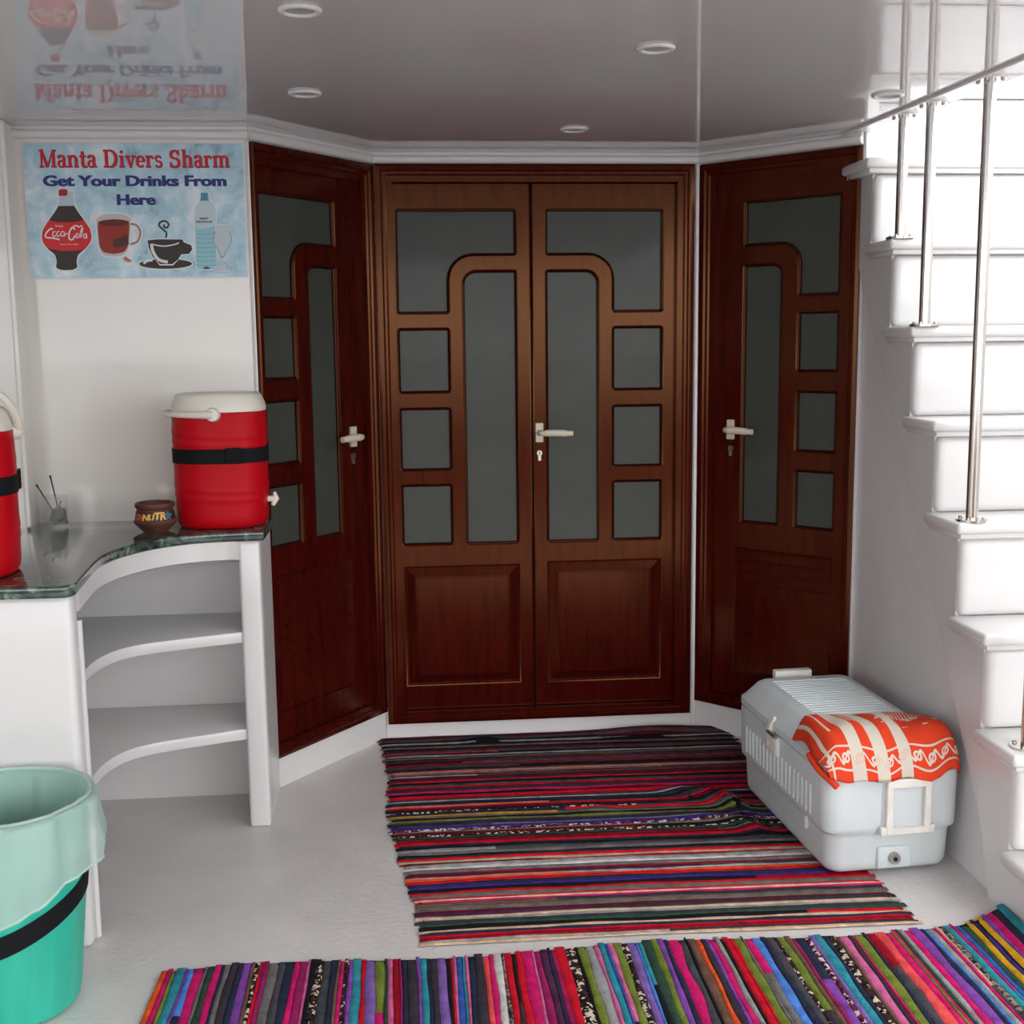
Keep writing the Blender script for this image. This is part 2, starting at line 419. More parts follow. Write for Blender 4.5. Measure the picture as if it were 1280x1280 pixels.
# cornices under the ceiling
CORN = [(-.002, 1.996), (.012, 1.996), (.019, 2.001), (.022, 2.010), (.020, 2.018), (.014, 2.022), (.014, CZ-.0005), (-.002, CZ-.0005)]
def cornice(i, path):
    o = struct('trim_%d' % i, MB().ribbon_path(path, [(-a, z) for a, z in CORN]), STAIR, 40)
cornice(1, [(-1.105, WY), (-.437, WY)])
cornice(2, [(-.445, 3.69), (-.085, 4.176)])
cornice(3, [(-.10, 4.17), (1.04, 4.17)])
cornice(4, [(1.028, 4.172), (1.44, 3.735)])
struct('trim_5', MB().tube([(1.385, 3.76, CZ), (1.406, 3.40, CZ), (1.427, 2.93, CZ), (1.455, 2.3, CZ)], .009, 10), STAIR, 60)
struct('trim_6', MB().box(1.017, 1.035, 4.160, 4.171, .0, 1.997, .003), PLAIN)
struct('trim_7', MB().box(-1.112, -1.098, 3.590, 3.604, .876, CZ-.001, .004), WALL)

# ------------------------------------------------------------------ staircase
st = thing('staircase', 'steep white painted staircase with open treads rising to the right of the doors', 'staircase', (1.85, 3.1, 0))
RISE, RUN, Z0, F0 = .2525, .165, 1.935, 3.586
for i in range(-1, 8):
    z = Z0-RISE*i; f = F0-RUN*i
    xl = 1.408
    if i == 0: xl = 1.395
    obj('tread', MB().box(xl, 2.30, f, f+.215, z-.030, z, .010, 3).box(xl+.014, 2.29, f+.014, f+.21, z-.044, z-.029, .004, 2), STAIR, st, 40)
    zb = max(z-RISE-.002, 0)
    obj('riser', MB().box(1.4365, 2.29, f+.032, f+RUN+.06, zb, z-.043, .022, 4), STAIR, st, 40)
# stringer: sloped underside edge
SX = 1.436
poly = [(3.78, 1.90), (3.78, 1.69)]
poly += [(2.80, .185), (2.74, 0), (2.47, 0)]
zz = []
for i in range(7, -1, -1):
    z = Z0-RISE*i; f = F0-RUN*i
    poly += [(f+.056, max(z-RISE, 0)), (f+.056, z-.03)]
obj('stringer', MB().prism_x(poly, SX, SX+.03), STAIR, st)
struct('wall_right', MB().prism_x([(2.72, 0), (3.78, 0), (3.78, 1.72), (3.70, 1.60), (2.72, .03)], 1.456, 1.48), PLAIN)
struct('wall_upper_right', MB().box(1.465, 2.6, 3.80, 3.86, 0, 2.14), STAIR)

def handrail_post(x, y, zb, label, top=CZ):
    t = thing('railing_post', label, 'post', (x, y, zb), group='steel posts on the stair treads')
    obj('pole', MB().tube([(x, y, zb+.002), (x, y, top)], .0155, 20), CHROME, t, 60)
    for nm, z, s in (('base_flange', zb, 1), ('top_flange', top, -1)):
        mb = MB().lathe([(.0001, z+s*.006), (.040, z+s*.006), (.040, z), (.0001, z)], 28, x, y)
        fl = obj(nm, mb, CHROME, t, 30)
        for k in range(4):
            a = PI/4+k*PI/2; bx, by = x+.030*math.cos(a), y+.030*math.sin(a)
            obj('bolt', MB().lathe([(.0055, z+s*.005), (.0055, z+s*.009), (.003, z+s*.012), (.0001, z+s*.012)], 10, bx, by), STEEL, fl, 40)
    return t
TZ = lambda i: Z0-RISE*i
handrail_post(1.449, 3.452, TZ(1), 'polished steel post on the highest visible stair tread, nearest the doors')
handrail_post(1.453, 3.275, TZ(2), 'polished steel post in the middle, between the other two tall ceiling posts')
handrail_post(1.462, 2.965, TZ(4), 'tall polished steel post on the stair tread level with the red cooler')
handrail_post(1.472, 2.655, TZ(6), 'steel post cut by the right photo edge, standing on a low stair tread')

# ------------------------------------------------------------------ ceiling lights
LN = mat('lamp_lens', (.35, .34, .34), .3)
def downlight(x, y, label):
    t = thing('ceiling_light', label, 'ceiling light', (x, y, CZ), group='recessed lights in the glossy ceiling')
    obj('ring', MB().lathe([(.029, CZ-.001), (.0295, CZ-.005), (.033, CZ-.0065), (.039, CZ-.006), (.0425, CZ-.003), (.043, CZ-.0005)], 32, x, y), STAIR, t, 60)
    obj('lens', MB().lathe([(.0001, CZ-.002), (.0305, CZ-.002), (.0305, CZ-.0005)], 28, x, y), LN, t)
downlight(-.180, 2.43, 'round white recessed ceiling light at the top edge, left of the centre')
downlight(-.232, 3.205, 'round white recessed ceiling light above the left angled door')
downlight(.567, 2.70, 'round white recessed ceiling light right of centre, nearest the camera on that side')
downlight(.531, 3.71, 'small round recessed ceiling light just in front of the double door cornice')
downlight(1.288, 3.178, 'round recessed ceiling light beside the steel posts at the stair opening')

# ------------------------------------------------------------------ counter
CT = .876
edge = smooth_path([(-.742, 2.72), (-.752, 2.82), (-.768, 3.00), (-.767, 3.10), (-.742, 3.205), (-.685, 3.312), (-.60, 3.382), (-.50, 3.410), (-.405, 3.420)], 6)
def inset(path, d):
    out = []
    for i, p in enumerate(path):
        a = Vector(path[max(i-1, 0)]); b_ = Vector(path[min(i+1, len(path)-1)]); t = (b_-a).normalized(); n = Vector((-t.y, t.x)); q = Vector(p)+n*d; out.append((q.x, q.y))
    return out
corner = rpoly([(-2.0, 2.685), (-.742, 2.685), (-.742, 2.76)], [0, .03, 0], 5)
slab_poly = corner[:-1]+edge+[(-.405, WY-.001), (-1.104, WY-.001), (-1.104, 3.594), (-2.0, 3.594)]
tag(obj('countertop', MB().prism(slab_poly, CT-.028, CT, .006, 3), MARBLE, None, 40), 'dark green polished marble countertop with a curved inner edge', 'countertop')
cab = thing('counter_cabinet', 'white open-shelf cabinet with a curved front under the green marble counter', 'cabinet', (-.9, 3.2, 0))
TOP = CT-.028
obj('front_panel', MB().box(-2.0, -.758, 2.722, 2.785, 0, TOP, .018, 3), STAIR, cab, 40)
obj('opening_bead', MB().tube([(-.762, 2.79, 0), (-.762, 2.79, .775)], .009, 10), STAIR, cab, 60)
ein = inset(edge, .010)
hp = [(-.765, 2.775)]+[p for p in ein if p[1] > 2.79]
hp = [p for p in hp if p[0] < -.49]+[(-.470, 3.4065)]
obj('header', MB().ribbon_path(hp, [(0, TOP), (0, TOP-.052), (.012, TOP-.058), (.030, TOP-.058), (.030, TOP)]), STAIR, cab, 35)
obj('post', MB().box(-.478, -.418, 3.405, 3.50, 0, TOP, .010, 3), STAIR, cab, 40)
obj('end_panel', MB().box(-.436, -.420, 3.49, WY-.002, 0, TOP), STAIR, cab)
obj('back_panel', MB().box(-1.104, -.436, WY-.02, WY-.002, 0, TOP), PLAIN, cab)
sp = smooth_path([(-.785, 2.86), (-.812, 2.98), (-.825, 3.08), (-.815, 3.185), (-.782, 3.265), (-.725, 3.315), (-.63, 3.358), (-.478, 3.415)], 6)
for z in (.585, .297):
    poly = [(-1.10, 2.80)]+sp+[(-.437, sp[-1][1]+.03), (-.437, WY-.021), (-1.10, WY-.021)]
    obj('shelf', MB().prism(poly, z-.032, z, .003), STAIR, cab, 40)

# ------------------------------------------------------------------ red coolers
def red_cooler(cx, cy, rot, label, lift):
    t = thing('drink_cooler', label, 'cooler', (cx, cy, CT), rot, 'red drink coolers on the counter', world=False)
    rx, ry, pw = .133, .116, 2.5
    def swell(a, z):
        k = 0
        for zc, ph in ((.275, .3), (.25, .3), (.12, .3), (.095, .3)):
            zz = zc-.012*math.cos(a+1.0)-.004
            k += .022/(1+math.exp(-(z-zz)*500))*math.exp(-max(0, z-zz)*60)
        return 1+k
    prof = [(.0001, .001), (.86, .001), (.93, .006), (.97, .018), (.985, .035)]
    prof += [(.985+.015*i/30, .035+(.318-.035)*i/60) if i < 30 else (1.0, .035+(.318-.035)*i/60) for i in range(1, 61)]
    prof += [(1.0, .330), (.985, .334), (.9, .334)]
    body = obj('body', MB().lathe(prof, 56, 0, 0, rx, ry, pw, swell), RED, t, 50)
    obj('lid', MB().lathe([(.95, .334), (1.0, .336), (1.005, .345), (.99, .356), (.92, .378), (.88, .386), (.84, .388), (.80, .385), (.0001, .386)], 56, 0, 0, rx, ry, pw), IVORY, t, 40)
    obj('strap', MB().lathe([(1.0, .190), (1.025, .190), (1.025, .232), (1.0, .232)], 56, 0, 0, rx, ry, pw), BLACK, t, 40)
    obj('strap_end', MB().box(.03, .075, -ry*1.06, -ry*1.0, .190, .236, .002), BLACK, t)
    pts = []
    for k in range(25):
        a = -PI/2-PI*k/24
        c, s = math.cos(a), math.sin(a); kk = (abs(c)**pw+abs(s)**pw)**(-1/pw)
        o = 1.10
        x, y = c*kk*rx*(o+.05*abs(c)), s*kk*ry*o
        z = .330+.002*abs(c)
        if lift: x, z = x*math.cos(lift)+0, .330+abs(x)*math.sin(lift)
        pts.append((x, y, z))
    rad = [.012-.004*min(1, min(k, 24-k)/6) for k in range(25)]
    obj('carry_handle', MB().tube(pts, rad, 10), IVORY, t, 60)
    for s in (-1, 1):
        obj('handle_pivot', MB().tube([(0, s*ry*1.0, .330), (0, s*ry*1.13, .330)], [.021, .017], 16), IVORY, t, 40)
    sg = obj('spigot', MB().tube([(rx*.98, -.01, .075), (rx+.018, -.01, .075)], .009, 12).tube([(rx+.018, -.01, .095), (rx+.022, -.01, .075), (rx+.012, -.01, .056)], [.004, .010, .006], 10), IVORY, t, 50)
    return t
red_cooler(-.537, 3.565, 0, 'red insulated drink cooler with white lid and black strap beside the clay pot', 0)
red_cooler(-1.025, 2.875, R(105), 'red drink cooler cut off by the left photo edge, handle raised', R(50))

# ------------------------------------------------------------------ clay pot
px, py = -.712, 3.455
pot = thing('clay_pot', 'small painted terracotta ashtray pot with lettering, beside the red cooler', 'pot', (px, py, CT))
prof = [(.0001, .0), (.034, .0), (.038, .006), (.052, .020), (.060, .030), (.060, .034), (.056, .038), (.053, .050), (.051, .062), (.049, .066), (.052, .070), (.055, .076), (.054, .083), (.049, .086), (.045, .084), (.043, .076), (.042, .03), (.0001, .028)]
obj('body', MB().lathe([(r, z+CT) for r, z in prof], 40, px, py), CLAY, pot, 40)
obj('painted_band', MB().lathe([(r+.0008, z+CT) for r, z in ((.0555, .0385), (.0532, .050), (.0512, .062))], 40, px, py), CLAYB, pot, 40)
def on_pot(me, ang, z, r):
    me.transform(Matrix.Translation((px, py, 0)) @ Matrix.Rotation(ang, 4, 'Z') @ Matrix.Translation((0, -r, z)) @ Matrix.Rotation(R(-8), 4, 'X') @ STAND); return me
for k, ch in enumerate('CHNUTR'):
    big = ch in 'TR'
    me = text_mesh(ch, .030 if big else .023, .0012, shear=.15)
    a = R(-52+17*k)
    obj('painted_letter', on_pot(me, a, CT+.0405, .0555), CLAYY if k > 1 else CLAYO, pot)
star = [(0, .012), (.006, .004), (.018, .003), (.008, -.004), (.010, -.014), (0, -.008), (-.010, -.013), (-.006, -.002), (-.014, .006), (-.004, .004)]
obj('painted_star', on_pot(sheet(star, [], .0003), R(50), CT+.052, .0548), CLAYU, pot)

# ------------------------------------------------------------------ plastic cup with stirrers
cx, cy = -1.03, 3.625
cup = thing('plastic_cup', 'clear plastic cup of dark stirrers in the counter corner', 'cup', (cx, cy, CT))
obj('cup_wall', MB().lathe([(.0001, CT+.001), (.026, CT+.001), (.036, CT+.088), (.038, CT+.090), (.036, CT+.091), (.034, CT+.088), (.0245, CT+.004), (.0001, CT+.004)], 28, cx, cy), CLEAR, cup, 40)
for k, (dx, dy, tx, ty, h, lb) in enumerate(((.008, 0, -.052, -.01, .125, 'thin dark stirrer leaning far left in the plastic cup'), (.012, -.004, -.014, .0, .150, 'thin dark stirrer standing tallest in the plastic cup'),
                              (-.004, -.006, .016, -.012, .075, 'short dark stirrer leaning right inside the plastic cup'))):
    p0 = Vector((cx+dx, cy+dy, CT+.008)); p1 = Vector((cx+tx, cy+ty, CT+h))
    mb = MB().tube([p0, p0.lerp(p1, .9), p1], [.0022, .0022, .0034], 8)
    tag(obj('stirrer', mb, STICK, None, 60), lb, 'stirrer', 'stirrers in the plastic cup')
mb = MB().lathe([(.0001, CT+.0055), (.022, CT+.0055), (.024, CT+.02), (.018, CT+.05), (.010, CT+.054), (.0001, CT+.050)], 14, cx+.004, cy, fn=lambda a, z: 1+.18*math.sin(3*a+z*300))
tag(obj('tea_bag', mb, STICK, None, 60), 'crumpled dark tea bag inside the plastic cup', 'tea bag')

# ------------------------------------------------------------------ waste bin and liner
bx, by = -.862, 2.503
binr = thing('waste_bin', 'turquoise green plastic waste bin with black strap at the left photo edge', 'bin', (bx, by, 0))
def ribs(a, z): return 1+.006*(1 if math.sin(a*14) > 0 else 0)*(1 if .05 < z < .40 else 0)
prof = [(.0001, .004), (.122, .004), (.130, .012), (.134, .03), (.136, .055)]+[(.136+(.174-.136)*k/12, .055+(.445-.055)*k/12) for k in range(1, 13)]+[(.182, .447), (.184, .455), (.178, .460), (.170, .455), (.166, .42), (.126, .012), (.0001, .012)]
obj('body', MB().lathe(prof, 112, bx, by, fn=ribs), BIN, binr, 30)
rows = []
for zo, ro in ((.0, 0), (.0, .003), (.048, .003), (.048, 0)):
    ring = []
    for i in range(72):
        a = 2*PI*i/72; zc = .205+.055*math.cos(a-R(40))
        r = .136+(.174-.136)*(zc+zo-.055)/.39+.0015+ro
        ring.append((bx+r*math.cos(a), by+r*math.sin(a), zc+zo))
    rows.append(ring)
obj('strap', MB().grid(rows+[rows[0]], closed=True), BLACK, binr, 40)
rows = []
lp = [(.03, .06), (.118, .10), (.140, .25), (.152, .38), (.160, .448), (.174, .4635), (.186, .464), (.191, .455), (.193, .42), (.199, .385), (.204, .36), (.203, .335), (.199, .31)]
for j, (r, z) in enumerate(lp):
    ring = []
    for i in range(96):
        a = 2*PI*i/96
        fold = .005*math.sin(7*a+1+j*.15)+.0035*math.sin(17*a+j*.35)+.002*math.sin(31*a)
        amp = .3 if j in (4, 5, 6) else 1
        hem = 0
        if j >= 8: hem = (j-7)/5*(-.055*max(0, math.cos(a-R(235)))+.03*math.cos(a-R(30)))
        inner = min(1, r/.12) if j < 4 else 1
        rr = r*(1+.0)+fold*amp*inner + (.012*math.sin(5*a)*inner-.008 if j < 3 else 0)
        if j < 5: rr = min(rr, .126+.040*(z-.012)/.408-.007)
        ring.append((bx+rr*math.cos(a), by+rr*math.sin(a), z+hem))
    rows.append(ring)
bl = tag(obj('bin_liner', MB().grid(rows, closed=True), LINER, None, 70), 'translucent plastic bag lining the green bin, folded over its rim', 'bin liner')
obj('hem', MB().tube(rows[-1], .0035, 6, closed=True), LINER, bl, 60)
obj('rim_roll', MB().tube([(x*1.0, y, z+.001) for x, y, z in rows[5]], .004, 6, closed=True), LINER, bl, 60)

# ------------------------------------------------------------------ rag rugs
def cloth_mat(key, rgb, speck=None):
    nm = 'rag_'+key
    if nm in M: return M[nm]
    c = lin(rgb)
    m = mat(nm, c, .9, spec=.15, var=.28, scale=30, bump=.6, bscale=220)
    if speck:
        nt = m.node_tree; b_ = nt.nodes['Principled BSDF']
        for l in list(nt.links):
            if l.to_socket == b_.inputs['Base Color']: nt.links.remove(l)
        tc = nt.nodes.new('ShaderNodeTexCoord'); v = nt.nodes.new('ShaderNodeTexVoronoi'); v.inputs['Scale'].default_value = 130
        rp = nt.nodes.new('ShaderNodeValToRGB'); rp.color_ramp.interpolation = 'CONSTANT'
        e = rp.color_ramp.elements; e[0].color = (*c, 1); e[1].position = .66; e[1].color = (*lin(speck), 1); e2 = e.new(.40); e2.color = (*[q*.3 for q in c], 1)
        nt.links.new(tc.outputs['Object'], v.inputs['Vector']); nt.links.new(v.outputs['Color'], rp.inputs[0]); nt.links.new(rp.outputs[0], b_.inputs['Base Color'])
    return m
PAL = {'k': (24, 22, 26), 'n': (38, 44, 66), 'g': (112, 108, 108), 'G': (150, 148, 150), 't': (110, 98, 88), 'm': (96, 14, 30), 'r': (196, 18, 40), 'R': (150, 10, 30), 'p': (78, 38, 68), 'P': (205, 25, 105),
       'v': (128, 70, 160), 'V': (125, 95, 165), 'b': (50, 90, 170), 'B': (80, 130, 210), 'c': (205, 175, 145), 'C': (50, 140, 155), 'y': (200, 150, 30), 'l': (112, 128, 48), 'e': (45, 72, 58), 'o': (225, 85, 40), 's': (190, 110, 95),
       'w': (205, 200, 195), 'q': (205, 100, 150), 'i': (60, 40, 130), 'd': (56, 50, 58), 'M': (150, 30, 90), 'u': (110, 80, 66), 'f': (225, 80, 80), 'h': (70, 70, 76)}
SPK = {'1': ((60, 40, 40), (215, 200, 180)), '2': ((120, 40, 60), (210, 200, 200)), '3': ((40, 40, 60), (190, 170, 150)), '4': ((150, 130, 120), (40, 40, 50))}
def cmat(ch): return cloth_mat('p'+ch, *SPK[ch]) if ch in SPK else cloth_mat(ch, PAL[ch])

def rag_rug(name, label, P, colours, n_seg, lift, origin, h=.006, jag=.012, seed=1, min_w=.5, mixc='kmgr', wav=.16):
    """P(s, t) -> (x, y): s along a strip, t across the strips; one part per strip"""
    rg = random.Random(seed)
    t_ = thing(name, label, 'rug', origin)
    ws = [rg.uniform(min_w, 1.5) for _ in colours]; tot = sum(ws); acc = 0; bounds = [0]
    for w_ in ws: acc += w_; bounds.append(acc/tot)
    waves = [[(rg.uniform(2, 9), rg.uniform(0, 6.3), rg.uniform(.3, 1)) for _ in range(3)] for _ in bounds]
    def bnd(i, s):
        if i == 0 or i == len(bounds)-1: a = .10
        else: a = wav
        wloc = min(bounds[min(i+1, len(bounds)-1)]-bounds[max(i-1, 0)], .05)*.5
        return bounds[i]+a*wloc*sum(k*math.sin(f*s*PI+p) for f, p, k in waves[i])
    # backing
    rows = []
    for j in range(31):
        row = []
        for i in range(n_seg+1):
            x, y = P(.012+.976*i/n_seg, .004+.992*j/30); row.append((x, y, .0025+lift(x, y)))
        rows.append(row)
    obj('backing', MB().grid(rows), cloth_mat('k', PAL['k']), t_, 60, solid=.003)
    prof = [(0, .30), (.14, .78), (.5, 1), (.86, .78), (1, .30)]
    for i, ch in enumerate(colours):
        cuts = [(0, 1, ch)]
        if rg.random() < .30:
            c = rg.uniform(.2, .8); cuts = [(0, c, ch), (c, 1, rg.choice(mixc))]
        s_a = rg.uniform(-1, 1)*jag; s_b = 1+rg.uniform(-1, 1)*jag
        hh = h*rg.uniform(.75, 1.25)
        for (a, b_, cc) in cuts:
            a2 = s_a if a == 0 else a; b2 = s_b if b_ == 1 else b_
            n = max(3, int(n_seg*(b2-a2))); rows = []
            for k in range(n+1):
                s = a2+(b2-a2)*k/n; t0, t1 = bnd(i, s), bnd(i+1, s)
                end = 1 if (.0 < k < n or (k == 0 and a > 0) or (k == n and b_ < 1)) else .15
                row = []
                for u, q in prof:
                    x, y = P(s, t0+(t1-t0)*u); wz = 1+.10*math.sin(s*47+i*1.7)
                    row.append((x, y, .0028+lift(x, y)+hh*q*wz*end))
                rows.append(row)
            obj('rag_strip', MB().grid(rows), cmat(cc), t_, 70, rec=False)
    return t_

def wr(x, y, cx, cy, ang, w_, l_, a):
    """one smooth fold"""
    dx, dy = x-cx, y-cy; u = dx*math.cos(ang)+dy*math.sin(ang); v = -dx*math.sin(ang)+dy*math.cos(ang)
    return a*math.exp(-(u/l_)**2-(v/w_)**2)
def lift1(x, y):
    z = 0
    if x < 1.02 and y > 2.8:
        f = min(1, max(0, (1.02-x)/.06))
        z += f*(wr(x, y, .96, 3.40, R(120), .035, .10, .036)+wr(x, y, .86, 3.50, R(150), .03, .10, .020)+wr(x, y, 1.0, 3.20, R(130), .035, .09, .028)+wr(x, y, .90, 3.30, R(160), .03, .14, .008))
    z += wr(x, y, .85, 4.11, 0, .03, .22, .020)+wr(x, y, .25, 4.10, 0, .02, .05, .012)+wr(x, y, .55, 3.42, R(10), .02, .05, .006)
    return max(0, z)
def P1(s, t):
    # t = 0 at the doors, 1 near the camera
    yl, yr = 4.135, 4.135; x0 = -.125+t*.125+.012*math.sin(t*9); x1 = 1.135+t*.075
    y0 = 4.14-t*1.505; 
    return (x0+(x1-x0)*s, y0+.010*math.sin(3*s+1)-.006*s)
c1 = 'kmhkGkdtkmhrkGhuknmkRdhkmtsgmGmdrkhrmdPkrRdGknksrmk1nytklpnhi2gm1ekRmrnkGgkdrcmGwgRpsornikrtgrcPutgmpcGdekcnrRGc'
rag_rug('rag_rug', 'striped rag rug in dark reds and greys lying in front of the double door', P1, c1, 44, lift1, (.5, 3.4, 0), h=.0038, jag=.007, seed=5, mixc='kmdhRgrG')
def P2(s, t):
    # t = 0 left, 1 right; s = 0 far edge, 1 near the camera
    x = -.575+t*2.004; yf = 2.600+.012*math.sin(t*14)+ (.035 if t > .93 else 0)*(t-.93)/.07
    return (x+.012*s*math.sin(t*30)+(-.012*s if t < .1 else 0), yf-s*.80)
c2 = 'oPlCvBPgePngdnvu1rMghnPMqk1hnuP1vCrVleqRMndvCndVkrqbCqndfPw4rkrPqMpnMr1klGqCbql1VBCelvnPhkuodvPGkrrlgPBnh1luMn2VCn1uqdPlnRfPlPeGPvnBGPc4CPbeyiyvPnC'
rag_rug('rag_rug', 'multicoloured striped rag rug along the bottom of the photo, nearest the camera', P2, c2, 30, lambda x, y: (.022 if x > 1.34 else 0)*min(1, (x-1.34)/.08) if x > 1.34 else 0, (.5, 2.2, 0), h=.005, jag=.010, seed=9, min_w=.35, mixc='ndgvhPCk', wav=.09)

# ------------------------------------------------------------------ white chest cooler (local: x right, y back, origin base centre)
CW, CL = .350, .66
ch = thing('ice_chest', 'large white plastic ice chest standing half on the dark red rug', 'ice chest', (1.222, 3.215, .0125), R(3.5), world=False)
def rrect(hx, hy, r, z, n=6):
    out = []
    for sx, sy, a0 in ((1, 1, 0), (-1, 1, PI/2), (-1, -1, PI), (1, -1, 3*PI/2)):
        for k in range(n+1):
            a = a0+PI/2*k/n; out.append((sx*(hx-r)+r*math.cos(a), sy*(hy-r)+r*math.sin(a), z))
    return out
hx, hy = CW/2, CL/2
secs = [(-.022, .03, 0), (-.012, .04, .004), (-.006, .045, .014), (-.004, .045, .03), (-.001, .045, .100), (.001, .045, .108), (.010, .045, .118), (.011, .045, .13), (.013, .045, .262), (.010, .044, .270)]
mb = MB().grid([rrect(hx+d, hy+d, r, z) for d, r, z in secs], closed=True)
n0 = len(rrect(1, 1, .1, 0)); mb.f += [tuple(range(n0))[::-1], tuple((len(secs)-1)*n0+i for i in range(n0))]; mb.mi += [0, 0]
body = obj('body', mb, CHEST, ch, 40)
secs = [(.009, .044, .272), (.014, .046, .276), (.014, .046, .296), (.006, .045, .304), (-.024, .04, .345), (-.034, .035, .352), (-.044, .03, .354)]
mb = MB().grid([rrect(hx+d, hy+d, r, z) for d, r, z in secs], closed=True)
mb.f += [tuple(range(n0))[::-1], tuple((len(secs)-1)*n0+i for i in range(n0))]; mb.mi += [0, 0]
lid = obj('lid', mb, CHEST, ch, 40)
for k in range(17):
    y = hy-.085-.0215*k
    obj('lid_rib', MB().box(-hx+.062, hx-.055, y-.005, y+.005, .350, .3585, .003, 2), CHEST, lid, 40)
for k in range(18):
    y = hy-.075-.029*k
    x = -hx-.012
    obj('side_rib', MB().box(x-.004, x+.004, y-.004, y+.004, .135, .218, .003, 2), CHEST, body, 40)
obj('side_rib', MB().box(-hx-.008, -hx+.004, -hy+.135, -hy+.143, .075, .112, .002), CHEST, body)
# latch on the long side
yl = .03
lt = obj('latch', MB().box(-hx-.024, -hx-.006, yl-.042, yl+.042, .212, .268, .006, 3), CHESTW, ch, 40)
obj('latch_tongue', MB().prism_y([(-hx-.028, .262), (-hx-.010, .262), (-hx-.002, .312), (-hx-.008, .316), (-hx-.020, .290)], yl+.010, yl+.036, .002), CHESTW, lt, 40)
obj('latch_pin', MB().tube([(-hx-.024, yl-.040, .270), (-hx-.024, yl+.020, .270)], .0055, 10), STEEL, lt, 50)
obj('latch_screw', MB().tube([(-hx-.026, yl+.022, .236), (-hx-.022, yl+.022, .236)], .009, 14), CHESTW, lt, 40)
# hinge-side grip at the back
obj('rear_grip', MB().box(-.075, .045, hy-.012, hy+.018, .338, .366, .005), CHESTW, lid, 40)
# front bail handle
fy = -hy-.013
hd = [(-.030, .262), (.092, .262), (.092, .112), (-.030, .112)]
hdi = [(-.012, .238), (.074, .238), (.074, .130), (-.012, .130)]
hm = sheet(rpoly(hd, .004, 2), [hdi], .008, .003); hm.transform(Matrix.Translation((0, fy-.010, 0)) @ STAND)
hb = obj('bail_handle', hm, CHESTW, ch, 40)
obj('handle_recess', MB().box(-.036, .098, fy-.003, fy+.01, .108, .268, .003), CHEST, body, 40)
for sx in (-.036, .098):
    obj('handle_knuckle', MB().box(sx-.008, sx+.008, fy-.016, fy, .110, .134, .003), CHESTW, hb, 40)
# drain
fy2 = -hy+.002
pl = obj('drain_plate', MB().box(-.040, .052, fy2-.010, fy2+.01, .012, .072, .006, 2), CHEST, body, 40)
obj('drain_plug', MB().tube([(.003, fy2-.022, .042), (.003, fy2-.009, .042)], [.0145, .0165], 20), STEEL, ch, 40)
obj('drain_socket', MB().tube([(.003, fy2-.0235, .042), (.003, fy2-.02, .042)], .006, 12), DARK, ch)

